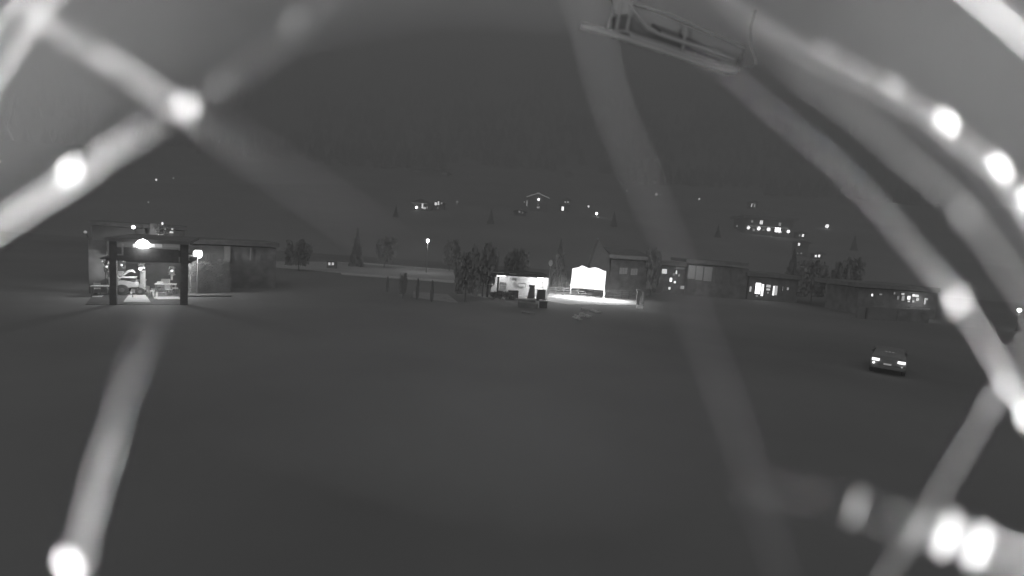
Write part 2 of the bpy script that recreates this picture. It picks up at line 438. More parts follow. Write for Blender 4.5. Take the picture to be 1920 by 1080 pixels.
# counter, shelves and small lit things at the back of the pavilion
for i, (x0, y0, x1, y1, dep, mm, lab, nm) in enumerate((
    (218, 510, 231, 530, 8.4, M_white, 'tall white cupboard between the left dark post and the garden tractor', 'cupboard'),
    (262, 508, 273, 522, 7.0, M_wallp, 'grey rounded drum behind the rear of the garden tractor', 'barrel'),
    (302, 524, 318, 533, 8.2, M_wallbk, 'low dim chest below the rear shelf of the pavilion', 'chest'))):
    a0, a1, z0, z1 = c.rect(x0, y0, x1, y1, dep)
    tt = thing(nm, lab, nm, c.world((a0 + a1) / 2, dep, .02), c.rz); w_ = (a1 - a0) / 2
    if nm == 'barrel':
        bm = B(); cyl(bm, (0, 0, max(z1, .9) / 2), w_, max(z1, .9), 16); obj('drum', bm, mm, tt)
        for zz in (.25, .6): bm = B(); cyl(bm, (0, 0, zz), w_ * 1.04, .04, 16); obj('hoop', bm, M_met, tt)
    else:
        obj('cabinet', bx(-w_, w_, 0, .5, 0, z1, .01), mm, tt)
        for sx in (-1, 1): obj('door', bx(min(sx*.02, sx*(w_-.03)), max(sx*.02, sx*(w_-.03)), -.025, -.004, .08, z1 - .05), mm, tt)
        obj('handle', bx(.04, .06, -.05, -.027, z1*.45, z1*.6), M_met, tt)
shf = Facade('wall_shelf', 'long rear shelf of the pavilion crowded with small pale bottles', 'shelf', 218, 533, 334, 533)
a0, a1, z0, z1 = shf.rect(268, 504, 300, 506, 0); zs = 1.45
xa_ = shf.hit(228, 505)[0]; xb_ = shf.hit(330, 505)[0]
obj('board', bx(xa_, xb_, -.25, .05, zs, zs + .05), M_wallp, shf.root); obj('board', bx(xa_, xb_, -.25, .05, zs + .55, zs + .6), M_wallp, shf.root)
br = random.Random(9)
for q in range(14):
    x = br.uniform(xa_ + .1, xb_ - .1); hh = br.uniform(.16, .4); z = zs + (.05 if q % 2 else .6)
    bb_ = thing('bottle', 'small pale bottle standing on the rear shelf of the pavilion', 'bottle', shf.world(x, -.1, z), 0, 'bottles on the rear shelf of the pavilion')
    obj('bottle_body', tube(B(), [(0, 0, 0), (0, 0, hh * .6), (0, 0, hh * .75), (0, 0, hh)], [.06, .06, .025, .025], 8), M_white if q % 3 else M_wallp, bb_)
lamp('shelf_light', shf.world((xa_ + xb_) / 2 - 1.2, -.8, 2.9), 60, .1)
for px, py, dep, r_, s_, l_ in ((228, 497, 5, .07, 1.5, 'small ceiling lamp above the white cupboard in the pavilion'), (263, 504, 6, .12, 5, 'brighter hanging lamp behind the garden tractor'), (270, 502, 7, .08, 1.0, 'dimmer hanging lamp right of the brighter one in the pavilion'),
        (322, 508, 6, .09, 1.2, 'small hanging lamp near the right post of the pavilion'), (192, 490, 2, .05, .7, 'tiny lamp hanging outside the left post of the pavilion'), (200, 500, 2, .07, 1.6, 'bright little lamp beside the left post of the pavilion'), (246, 549, 1.5, .07, .8, 'small lamp low on the floor in front of the tractor wheel')):
    hx, hz_ = c.hit(px, py, dep); hz_ = max(hz_, .1)
    globe(c.world(hx, dep, hz_), r_, s_, l_, 'hanging_lamp')
for px, dep, rz_, l_ in ((283, 4.2, 2.2, 'white chair just left of the slatted crate'), (301, 7.6, 3.1, 'white chair behind the slatted crate'), (182, 5.4, .2, 'white chair behind the table left of the dark post')):
    chair(c.world(c.hit(px, 538, dep)[0], dep, .02), c.rz + rz_, l_, M_white)
# balls of light: cafe wall lamps
p = c.world(*(lambda h: (h[0], 4, h[1]))(c.hit(250, 426, 4)))
globe(p, .13, 6, 'small bright lamp above the roof of the pavilion')
globe(c.world(c.hit(160, 435)[0], 0, c.hit(160, 435)[1]), .1, .25, 'very dim lamp left of the pavilion roof')

# right of the pavilion: side building, hedge and floodlight
s = Facade('side_building', 'dark low building right of the pavilion behind the clipped hedge', 'building', 352, 541, 520, 540)
s.part('wall', M_wallbk, 354, 462, 518, 492, 0, 5, True)
s.part('roof', M_roof, 350, 452, 524, 460, -.4, 6)
s.part('pillar', M_wallp, 421, 462, 432, 491, -.35, .3)
s.part('sill', M_wallp, 409, 486, 415, 491, -.3, .25); s.part('sill', M_wallp, 418, 486.5, 431.5, 490.5, -.65, .25)
s.part('downpipe', M_wallp, 469, 465, 471, 488, -.3, .1)
for x0, x1 in ((386, 392), (397, 405), (440, 452), (488, 500)):
    f = s.part('window', M_wallp if x0 == 386 else M_met, x0, 476, x1, 489, -.1, .08); s.part('pane', M_glass, x0 + .8, 477, x1 - .8, 488, -.12, .015, parent=f)
hd = Facade('hedge', '', '', 348, 551, 436, 549, make=False)
x0, x1, z0, z1 = hd.rect(358, 494, 434, 550)
t = thing('hedge', 'dark clipped hedge below the round floodlight right of the pavilion', 'hedge', hd.world((x0+x1)/2, 1.2, 0), hd.rz)
o = bpy.data.objects.new('foliage', CR['hedge']); COL.objects.link(o); o.parent = t; o.scale = (x1 - x0, 2.2, z1)
obj('core', bx(-(x1-x0)*.48, (x1-x0)*.48, -1.0, 1.0, 0, z1*.95), M_leaf2, t)
plate('kerb', [(346, 551), (432, 551), (434, 554), (346, 554)], M_wall, z1=.12)
def street_lamp(base, top_z, label, s=8, r=.16, energy=60, name='street_lamp', pole_r=.05, group=None, bright_pole=0):
    t = thing(name, label, 'street lamp', base, 0, group); h = top_z - base.z
    obj('pole', tube(B(), [(0, 0, 0), (0, 0, h * .5), (0, 0, h - r)], [pole_r * 1.5, pole_r * 1.1, pole_r], 8), M_met, t)
    obj('foot', bx(-pole_r*2.5, pole_r*2.5, -pole_r*2.5, pole_r*2.5, 0, .08), M_met, t)
    obj('lantern', ball(B(), (0, 0, h), r, r, r * 1.15), glow(s), t, smooth=True)
    bm = B(); cyl(bm, (0, 0, h + r * 1.1), r * 1.15, r * .35, 12, r * .2); obj('cap', bm, M_met, t)
    if energy: lamp('street_light', base + Vector((0, -r * 1.4, h - r * .9)), energy, r * .7)
    return t
bp = hd.world(hd.hit(370, 540)[0], -.05, 0)
street_lamp(bp, at_depth(370, 476, bp.y).z, 'round floodlight on a post in front of the hedge', 18, .33, 12)
bp = hd.world(hd.hit(354, 540)[0], .3, 0); globe(bp + Vector((0, 0, at_depth(353, 483, bp.y).z)), .09, .5, 'tiny dim lamp just left of the round floodlight')
plant(hd, 350, 553, 8, 8, -.4, 'little pale plant at the foot of the pavilion corner', seed=11, n=90, m=MATS['lit_leaves'], size=.06)

# ------------------------------------------------------------------ road side
bp = G(799, 511); street_lamp(bp, at_depth(799, 451, bp.y).z, 'tall street lamp with a bright round head beside the pale road', 12, .27, 130)

def car(base, rz, label, front=False, body=None, lit=(1, 1), scale=1.0):
    t = thing('parked_car', label, 'car', base, rz); t.scale = (scale,) * 3
    m = body or mat('car_paint', .3, .5, .05, 3)
    # x across, y forward from the tail towards the bow
    prof = [(0.0, .42), (-.02, .62), (.02, .92), (.18, 1.02), (.42, 1.36), (.8, 1.47), (1.9, 1.47), (2.65, 1.02), (3.7, .88), (3.98, .7), (4.0, .42), (3.7, .28), (.3, .28)]
    bm = B(); rings = []
    for k, sx in enumerate((-.86, -.8, -.5, 0, .5, .8, .86)):
        ring = []
        for y, z in prof:
            q = abs(sx) / .86; top = max(0, z - .95) / .52
            x = sx * (1 - .2 * top); zz = z - (.035 * q * q if z > 1.1 else 0)
            yy = y + (.09 * q ** 3 if y < 1 else -.16 * q ** 3 if y > 3.6 else 0)
            ring.append(bm.verts.new((x, yy, zz)))
        rings.append(ring)
    n = len(prof)
    for k in range(6):
        for i in range(n):
            j = (i + 1) % n; bm.faces.new((rings[k][i], rings[k][j], rings[k+1][j], rings[k+1][i]))
    bm.faces.new(rings[0]); bm.faces.new(list(reversed(rings[-1])))
    bmesh.ops.recalc_face_normals(bm, faces=bm.faces)
    obj('body', bm, m, t, smooth=False)
    def quad(name, pts, mm, par=t):
        bm = B(); a = [bm.verts.new(p) for p in pts]; b = [bm.verts.new((p[0], p[1] + .012, p[2] + .004)) for p in pts]
        bm.faces.new(a); bm.faces.new(list(reversed(b)))
        for i in range(4): bm.faces.new((a[i], b[i], b[(i+1)%4], a[(i+1)%4]))
        bmesh.ops.recalc_face_normals(bm, faces=bm.faces); return obj(name, bm, mm, par)
    quad('rear_window', [(-.64, .185, 1.05), (.64, .185, 1.05), (.56, .385, 1.32), (-.56, .385, 1.32)], M_glass)
    quad('windscreen', [(-.62, 2.66, 1.05), (.62, 2.66, 1.05), (.55, 2.02, 1.44), (-.55, 2.02, 1.44)], M_glass)
    for s_ in (-1, 1):
        bm = B(); box(bm, s_*.8, s_*.835, .7, 2.2, 1.05, 1.34); obj('side_window', bm, M_glass, t)
        for y in (.75, 3.2):
            bm = B(); cyl(bm, (s_*.77, y, .32), .32, .2, 20, axis='X'); w = obj('wheel', bm, M_tyre, t)
            bm = B(); cyl(bm, (s_*.875, y, .32), .19, .02, 10, axis='X'); obj('rim', bm, M_met, w)
        bm = bx(s_*.44, s_*.8, -.03, .1, .78, .92, .015); obj('tail_reflection', bm, glow(2.2), t)  # emission stands in for light thrown back by the rear reflectors
        bm = bx(s_*.8, s_*.95, 2.35, 2.5, .98, 1.1, .02); obj('mirror', bm, m, t)
        bm = bx(s_*.5, s_*.78, 3.88, 3.97, .62, .74, .015); obj('headlamp', bm, glow(.9) if front else M_glass, t)
    bm = B(); ball(bm, (-.7, -.03, .64), .07, .03, .07); obj('reflector', bm, glow(1.8 if lit[0] else .2), t)  # both reflectors glow in place of light they throw back
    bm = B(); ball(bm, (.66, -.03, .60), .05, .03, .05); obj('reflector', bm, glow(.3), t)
    obj('number_plate', bx(-.22, .16, -.045, -.022, .6, .69), glow(.22), t)  # plate glows in place of reflected light
    obj('bumper', bx(-.8, .8, -.06, .12, .36, .5, .02), m, t)
    for x in (-.16, 0, .17): obj('brake_light', bx(x - .05, x + .05, .18, .24, 1.355, 1.385), glow(.12), t)
    return t
cp = at_depth(1666, 677, 1); d = ray(1666, 677); t_ = (0.85 - CAM_H) / d.z; P = CPOS + d * t_
car(Vector((P.x, P.y, 0)), -math.atan2(P.x, P.y), 'dark car parked alone on the meadow, seen from behind by its glowing rear reflectors', scale=1.0)
hu = Facade('roadside_hut', 'small roadside hut with two little lit windows at the left end of the pale road', 'hut', 612, 503, 632, 504)
hu.part('wall', M_wallbk, 613, 491, 631, 500, 0, 1.5, True); hu.part('roof', M_wall, 611, 489.3, 634, 490.7, -.2, 1.9)
for x0 in (615.5, 622):
    f = hu.part('window', M_met, x0 - .4, 491.8, x0 + 4.4, 497.7, -.06, .05); hu.part('pane', glow(.6), x0, 492.3, x0 + 4, 497.2, -.1, .03, parent=f)
hu.part('canopy', M_wallp, 626, 491, 646, 492.2, -.5, .4)
tree_px('round', 755, 560, 514, 22, 'round topped shrub, leftmost of the dark plants below the pale road', 'shrub', 'round_shrub')
tree_px('column', 782, 562, 523, 9, 'slim upright shrub, middle one of the dark plants below the pale road', 'shrub')
tree_px('column', 809, 566, 527, 9, 'slim upright shrub, rightmost of the dark plants below the pale road', 'shrub')
tree_px('column', 726, 548, 519, 7, 'thin faint sapling left of the round topped shrub', 'sapling', 'sapling')
TREES = [
 ('round', 872, 566, 478, 62, 'broad leafy tree at the left end of the lit kiosk'), ('round2', 905, 556, 462, 70, 'tall leafy tree rising behind the roof of the lit kiosk'),
 ('round', 960, 552, 470, 66, 'rounded tree behind the middle of the lit kiosk'), ('round2', 1222, 556, 470, 44, 'dark tree between the gabled church and the row of garages'),
 ('conifer', 1045, 545, 452, 44, 'pointed conifer between the kiosk and the glowing board'), ('round', 1520, 570, 492, 80, 'wide dark tree right of the glowing shop windows'),
 ('round2', 1575, 575, 488, 70, 'dark tree between the shop and the long low hotel'), ('conifer', 1480, 552, 470, 40, 'pointed conifer behind the right end of the shop'),
 ('round', 560, 508, 452, 60, 'rounded tree behind the left stretch of the pale road'), ('conifer', 668, 500, 430, 30, 'narrow conifer behind the pale road left of the street lamp'),
 ('round2', 720, 502, 446, 54, 'broad tree behind the pale road left of the street lamp'), ('round', 842, 508, 452, 44, 'tree at the right end of the pale road'),

 ('round', 485, 530, 470, 50, 'rounded tree right of the clipped hedge')]
for k, px, yb, yt, w, l in TREES: tree_px(k, px, yb, yt, w, l)

# ------------------------------------------------------------------ kiosk
M_kw = mat('kiosk_white', .8, .6, .04, 2)
k = Facade('kiosk', 'brightly lit snack kiosk with a flat roof and open white front', 'kiosk', 914, 557, 1027, 563)
k.part('roof', M_dark, 911, 511.5, 1026, 515.5, -.5, 3.6)
xa = k.hit(924, 545)[0]; xb = k.hit(1025, 545)[0]
obj('back_wall', bx(xa, xb, 2.2, 2.35, 0, 2.5), M_kw, k.root)
obj('side_wall', bx(xb - .02, xb + .1, 0, 2.35, 0, 2.5), M_kw, k.root)
obj('floor', bx(xa, xb, -.2, 2.2, 0.02, .12), M_path, k.root)
obj('ceiling', bx(xa, xb, .05, 2.15, 2.42, 2.5), M_kw, k.root)
k.part('post', M_dark, 913, 517, 917, 557, 0, .14, True); k.part('post', M_dark, 932, 518, 935, 558, 0, .14, True)
k.part('gutter', M_kw, 918, 510, 945, 511.3, -.56, .05); k.part('gutter', M_kw, 955, 513, 968, 514.5, -.56, .05)
k.part('menu_board', M_dark, 937, 529.5, 949, 534, 1.9, .05); k.part('notice_panel', M_met, 937, 535, 948.5, 542, 1.9, .05)
fr = k.part('price_board', M_wall, 971, 530.5, 985.5, 538.5, 1.9, .05); k.part('sheet', M_kw, 972, 532.5, 984.8, 537.6, 1.87, .02, parent=fr)
k.part('ventilator', M_met, 961, 521.5, 968, 526, 1.8, .2)

cabinet = Facade('fridge_cabinet', 'grey cabinet standing at the right end of the lit kiosk', 'cabinet', 1007, 563.5, 1023, 564.5)
cabinet.part('body', mat('cabinet_grey', .1, .6, .1, 3), 1007.5, 543.5, 1023, 561, 0, .6, True); cabinet.part('top', M_met, 1007, 542.3, 1023.4, 543.3, -.02, .65)
bm = ball(B(), (k.hit(1016, 522)[0], .7, 2.25), .42, .18, .2); obj('floodlight', bm, glow(14), k.root)
bm = bx(k.hit(930, 522)[0], k.hit(948, 522)[0], .5, .6, 2.3, 2.38); obj('tube_lamp', bm, glow(8), k.root)
lamp('kiosk_light', k.world(k.hit(1015, 525)[0], .75, 2.0), 150, .15)
lamp('kiosk_light', k.world(k.hit(945, 525)[0], .75, 2.1), 60, .15)
lamp('kiosk_light', k.world(k.hit(1024, 525)[0] + .5, -.5, 2.1), 45, .15)  # added light outside the kiosk for the near end of the path
x, z = k.hit(995, 551)
ab = thing('folding_sign', 'dark folding pavement sign in front of the bright kiosk wall', 'sign', k.world(x, -.3, 0), k.rz)
z0 = k.hit(995, 560, -.3)[1]; zt = k.hit(995, 533, -.3)[1]
obj('board', prism(B(), [(-.42, .12), (.42, .12), (.32, zt - .3), (-.22, zt - .3)], -.05, 0), mat('slate', .2, .7, .1, 3), ab)
obj('header', bx(-.32, .34, -.08, .02, zt - .29, zt - .08), M_dark, ab)
for q in (-1, 1): obj('leg', bx(q*.36 - .03, q*.36 + .03, -.02, .3, 0, .12), M_dark, ab)
lb = thing('litter_bin', 'dark square bin with a white lid in front of the kiosk', 'bin', G(1018, 577), k.rz)
obj('body', bx(-.34, .34, -.3, .3, 0, .62, .02), M_dark, lb); obj('lid', bx(-.4, .4, -.36, .36, .66, .74, .02), M_kw, lb)
for q in (-1, 1): obj('post', bx(q*.3-.02, q*.3+.02, -.02, .02, .6, .67), M_met, lb)
pb = Facade('planter_box', 'dark wooden planter box left of the kiosk counter', 'planter', 940, 559.5, 972, 561.5)
pb.part('box', M_dark, 953, 545, 972, 556.5, 0, .7, True)
for q, (px, py, w, h) in enumerate(((938, 568, 18, 22), (951, 571, 16, 24), (962, 572, 14, 17), (926, 566, 14, 18))):
    plant(pb, px, py, w, h, -.5, ('dark bush in front of the kiosk, second from the left', 'tallest dark bush in front of the kiosk', 'dark bush just left of the kiosk counter', 'leftmost dark bush in front of the kiosk')[q], 'bush', 'bush', n=500, m=M_leaf2, size=.09, seed=20 + q)
plant(k, 890, 560, 26, 40, 0.2, 'shrub with faintly lit leaves left of the kiosk', 'bush', 'bush', n=300, m=MATS['lit_leaves'], size=.05, seed=31)
dk = Facade('deck_steps', 'low dark deck with a pale dotted edge in front of the kiosk counter', 'steps', 972, 577, 1008, 580)
dk.part('step', M_wallbk, 971, 562, 1004, 566.5, 1.2, .5, True); dk.part('step', M_wallbk, 972, 568.5, 1008, 574, .2, .95, True)
for q in range(9): dk.part('edge_stone', M_wall, 975 + q * 3.6, 569.5 + .25*q, 977.4 + q * 3.6, 572.2 + .25*q, .15, .04)
plate('kerb', [(978, 582), (1003, 585), (1003, 588), (978, 584.5)], M_wall, z1=.1)
plate('ramp', [(966, 560.5), (1002, 561.5), (999, 551), (980, 550)], mat('ramp_concrete', .5, .8, .1, 3), z1=.14)
rp = G(1028, 553); sg = thing('round_sign', 'round dim sign on a thin pole right of the kiosk', 'sign', rp, 0)
h = at_depth(1028, 493, rp.y).z
obj('pole', tube(B(), [(0, 0, 0), (0, 0, h - .2)], .04, 8), M_wall, sg)
bm = B(); cyl(bm, (0, 0, h), .3, .05, 24, axis='Y'); bmesh.ops.scale(bm, vec=(.8, 1, 1.25), space=Matrix.Translation((0, 0, -h)), verts=bm.verts); obj('disc', bm, glow(.035), sg)
gp = G(862, 545); globe(Vector((gp.x, gp.y, .9)), .09, .25, 'tiny dim garden light left of the trees beside the kiosk', 'garden_lamp')

# ------------------------------------------------------------------ glowing board
bb = Facade('advertising_board', 'large glowing white board with a wavy top edge on two posts', 'board', 1069.5, 554, 1132, 560)
out = [(1073.2, 503.5), (1085, 501), (1091.7, 497.8), (1098, 500.5), (1104.5, 503.2), (1110, 502), (1115.4, 501.3), (1122, 503), (1130, 507), (1136.5, 509), (1133, 544), (1070, 538.5)]
obj('panel', prism(B(), [bb.hit(x, y) for x, y in out], 0, .12), glow(1.7), bb.root)
obj('backing', prism(B(), [bb.hit(x, y, .13) for x, y in out], .125, .2), M_met, bb.root)
bb.part('lower_rail', M_dark, 1071, 540.6, 1133, 542.2, -.03, .025)
for px0, py0, px1, py1 in ((1070.5, 541, 1069.2, 554), (1133, 545.5, 1131.8, 560)):
    x0, z0 = bb.hit(px0, py0); x1, z1 = bb.hit(px1, py1)
    obj('post', tube(B(), [((x0+x1)/2, .06, z0 + .3), ((x0+x1)/2, .06, -.05)], .085, 8), M_kw, bb.root)
bm = bx(bb.hit(1078, 545)[0], bb.hit(1128, 545)[0], -.5, -.3, .05, .18); obj('ground_light', bm, M_met, bb.root)
cxx = (bb.hit(1070, 545)[0] + bb.hit(1133, 545)[0]) / 2
lamp('board_light', bb.world(cxx, -1.6, 2.2), 900, rot=(0, 0, 0), kind='AREA', size=(6.5, .5)).rotation_euler = (0, 0, bb.rz)
lamp('board_light', bb.world(bb.hit(1040, 545)[0], -1.2, 1.3), 90, .15)
lamp('board_light', bb.world(bb.hit(1165, 552)[0], -1.5, 1.5), 130, .15)
fe = Facade('rail_fence', 'low dim rail fence running behind the glowing board', 'fence', 1030, 553, 1195, 562)
for q in range(13): 
    x = q / 12 * fe.L; obj('post', bx(x - .04, x + .04, .5, .58, 0, .95), M_dark, fe.root)
for z in (.35, .62, .9): obj('rail', bx(0, fe.L, .44, .49, z - .03, z + .03), M_dark, fe.root)
gp_ = Facade('gate_post', 'pale stone gate post at the right end of the lit path', 'post', 1194, 571, 1201, 571.6)
gp_.part('shaft', M_wall, 1194, 545, 1200.5, 570, 0, .4, True); gp_.part('cap', M_wallp, 1193.6, 543, 1201, 545, -.05, .5)
gq = Facade('gate_post', 'second dimmer gate post right of the pale one', 'post', 1203, 571, 1208, 571.6)
gq.part('shaft', M_wallbk, 1203, 549, 1207, 570, .6, .3, True); gq.part('cap', M_wallbk, 1202.6, 548, 1207.4, 549, .55, .4)
kb = Facade('stone_block', 'white stone block on the ground below the gate posts', 'block', 1194, 578, 1207, 579)
kb.part('block', M_kw, 1194.5, 573, 1206, 578, 0, .5, True, .02)
lamp('gate_light', kb.world(kb.hit(1200, 575)[0], -1.0, 1.1), 14, .1)
# pale stones in the grass below the board
M_stone = mat('pale_stone', .85, .8, .15, 4)
sr = random.Random(3)
ST = [(1076,596),(1079,592),(1082,598),(1086,594),(1088,600),(1091,590),(1093,594),(1100,592),(1093,580),(1099,581),(1108,583),(1114,584),(1119,586),(1124,586),(1104,595),(1111,583)]
st = thing('rock_border', 'low border of pale stones in the grass below the glowing board', 'rocks', G(1098, 592))
for px, py in ST:
    p = G(px, py) - st.location; rr = sr.uniform(.12, .21); bm = B(); ball(bm, (p.x, p.y, rr * .35), rr * 1.5, rr, rr * .75, 1)
    for v in bm.verts: v.co += Vector((sr.uniform(-1,1), sr.uniform(-1,1), sr.uniform(-1,1))) * rr * .12
    obj('stone', bm, M_stone, st)

# ------------------------------------------------------------------ gabled church
ch = Facade('church', 'dim gabled church with a pointed end and pale eaves behind the glowing board', 'church', 1100, 549, 1224, 556)
pts = [ch.hit(x, y, .4) for x, y in ((1106, 548), (1106, 497), (1112, 480), (1123, 450), (1134, 468), (1143, 479), (1143, 550))]
obj('gable', prism(B(), pts, .4, 1.6), M_wall, ch.root)
ch.part('wall', M_wallbk, 1144, 489, 1222, 530, .6, 5, True)
ch.part('eave', M_wallp, 1143.5, 479.5, 1215, 485.5, -.1, .5)
zt = ch.hit(1180, 479, .6)[1]; xl = ch.hit(1143.5, 480, .6)[0]; xr = ch.hit(1216, 480, .6)[0]
bm = B(); v = [bm.verts.new(q) for q in ((xl, -.1, zt + .02), (xr, -.1, zt + .02), (xr - .6, 4, zt + .9), (xl, 4, zt + .9), (xr, 6, zt), (xl, 6, zt))]
bm.faces.new((v[0], v[1], v[2], v[3])); bm.faces.new((v[3], v[2], v[4], v[5])); bm.faces.new((v[1], v[4], v[2])); bm.faces.new((v[0], v[3], v[5])); bm.faces.new((v[0], v[5], v[4], v[1]))
obj('roof', bm, M_roof, ch.root)
for x0, x1, o_ in ((1161, 1178, 0), (1182, 1197, 1.6)):
    f = ch.part('window', M_wall, x0, 501 + o_, x1, 515 + o_, .5, .08)
    for q in range(3):
        w = (x1 - x0 - 2) / 3; ch.part('pane', glow(.045), x0 + .8 + q * w, 502 + o_, x0 + .3 + (q + 1) * w, 514 + o_, .47, .025, parent=f)
obj('cross', box(bx(ch.hit(1123, 452)[0] - .03, ch.hit(1123, 452)[0] + .03, .6, .66, ch.hit(1123, 451)[1], ch.hit(1123, 444)[1]), ch.hit(1123, 452)[0] - .16, ch.hit(1123, 452)[0] + .16, .597, .663, ch.hit(1123, 447)[1] - .03, ch.hit(1123, 447)[1] + .03), M_wall, ch.root)
lamp('church_light', ch.world(ch.hit(1120, 500)[0], -1.2, 2.5), 4, .2)

# ------------------------------------------------------------------ right: cafe house, garages, shop
ho = Facade('guest_house', 'dark guest house with scattered small lit windows right of the church', 'house', 1226, 549, 1287, 553)
ho.part('wall', M_wallbk, 1232, 500, 1286, 530, .3, 6, True); ho.part('roof', M_roof, 1228, 491, 1289, 498, -.2, 7)
ho.part('awning', M_wallp, 1267, 501, 1284, 505, -.3, .55)
for x0, y0, x1, y1, s_ in ((1241.5, 504.5, 1250.5, 513, .75), (1267, 507.5, 1269.5, 514, .9), (1272.5, 514, 1274, 519, .4), (1256, 521, 1260, 528, 2.2), (1263.5, 527, 1267, 531, 1.4), (1253.5, 538, 1257, 543, 1.0), (1276, 536, 1283, 542, .28), (1262, 512, 1266, 517, .1)):
    f = ho.part('window', M_met, x0 - .5, y0 - .5, x1 + .5, y1 + .5, .2, .08); ho.part('pane', glow(s_), x0, y0, x1, y1, .165, .03, parent=f)
pw = ho.world(ho.hit(1228.5, 526)[0], 0, ho.hit(1228.5, 526)[1]); globe(pw, .15, 5, 'small bright lamp left of the guest house wall', energy=4)
ga = Facade('garage_row', 'long low building with pale garage doors beside the guest house', 'building', 1288, 554, 1402, 562)
ga.part('wall', M_wallbk, 1288, 500, 1402, 545, .3, 6, True); ga.part('roof', M_roof, 1286, 489.5, 1404, 495.5, -.3, 7.5)
for x0, x1, y0, y1, v in ((1290.5, 1303.5, 497.5, 523, 1), (1305, 1318, 499, 525.5, 1), (1320, 1335, 500.5, 527.5, 1), (1342, 1350, 503, 531, 0), (1356, 1366, 505, 533, 0), (1371, 1382, 507, 534, 0)):
    p_ = ga.part('garage_door', M_white if v else M_wall, x0, y0, x1, y1, .2, .08)
ga.part('plinth', M_wall, 1289, 526, 1303, 541, .18, .1)
lamp('garage_light', ga.world(ga.hit(1296, 500)[0], -1.6, 4.0), 16, .2)
lamp('garage_light', ga.world(ga.hit(1328, 500)[0], -1.8, 4.0), 8, .2)
sh = Facade('shop', 'low shop with a few glowing tall windows right of the garages', 'shop', 1402, 562, 1500, 569)
sh.part('wall', M_wallbk, 1403, 522, 1498, 552, .4, 7, True); sh.part('roof', M_roof, 1401, 514, 1502, 521, -.3, 8)
for x0, y0, x1, y1, s_ in ((1405.5, 537, 1409, 547, .5), (1416.5, 530.5, 1426, 551, 3), (1427.5, 533, 1431.5, 555, 2.4), (1437, 534, 1445, 539, .55), (1437, 541, 1444, 544.5, .7), (1438.5, 547, 1441.5, 550.5, .25), (1449, 536, 1452, 554, 1.6), (1452.6, 536, 1457.5, 553.5, .5), (1467, 537, 1468.5, 546, .1), (1475.5, 539, 1479, 544, .35), (1417, 553.5, 1421, 556.5, .2)):
    f = sh.part('window', M_dark, x0 - .6, y0 - .6, x1 + .6, y1 + .6, .3, .08); sh.part('pane', glow(s_), x0, y0, x1, y1, .26, .03, parent=f)

# ------------------------------------------------------------------ long low hotel at the right
h2 = Facade('long_building', 'long low building with a row of small lit windows at the right', 'building', 1604, 590, 1760, 600)
h2.part('wall', M_wallbk, 1608, 545, 1758, 575, .4, 6, True); h2.part('roof', M_roof, 1602, 535, 1764, 543, -.3, 8)
for x0, y0, x1, y1, s_ in ((1634, 551, 1637, 555.5, 1.6), (1649, 550.5, 1654, 553.5, .16), (1676, 547.5, 1679, 552, .15), (1682, 555, 1686, 562, .12), (1690.5, 549.5, 1696, 553, .6), (1691, 554.5, 1696, 564, .28), (1701.5, 555, 1707, 561.5, 1.8), (1702, 563.5, 1706, 566.5, .6), (1711, 551.5, 1716, 556, 1.3), (1717, 552.5, 1722.5, 557, 1.0), (1710.5, 563, 1714.5, 567.5, .3), (1718, 558.5, 1723, 564, .5), (1733, 559, 1736, 571, .55), (1736.6, 559, 1740, 563, .35)):
    f = h2.part('window', M_dark, x0 - .5, y0 - .5, x1 + .5, y1 + .5, .3, .08); h2.part('pane', glow(s_), x0, y0, x1, y1, .26, .03, parent=f)
tr2 = Facade('terrace_wall', 'low pale terrace wall below the long building at the right', 'wall', 1606, 597, 1746, 606)
tr2.part('wall', M_wall, 1609, 576, 1683, 586, 0, .3, True); tr2.part('coping', M_kw, 1705, 577, 1744, 579.6, 0, .35); tr2.part('post', M_dark, 1624.5, 577, 1627.5, 596, -.15, .12, True)
tr2.part('wall', M_wallbk, 1684, 581, 1744, 587, .02, .3, True)
lamp('hotel_light', h2.world(h2.hit(1722, 570)[0], -.8, 2.2), 26, .15)
bp = G(1905, 620); street_lamp(bp, at_depth(1904, 581, bp.y).z, 'street lamp at the right edge of the meadow', 8, .2, 18)

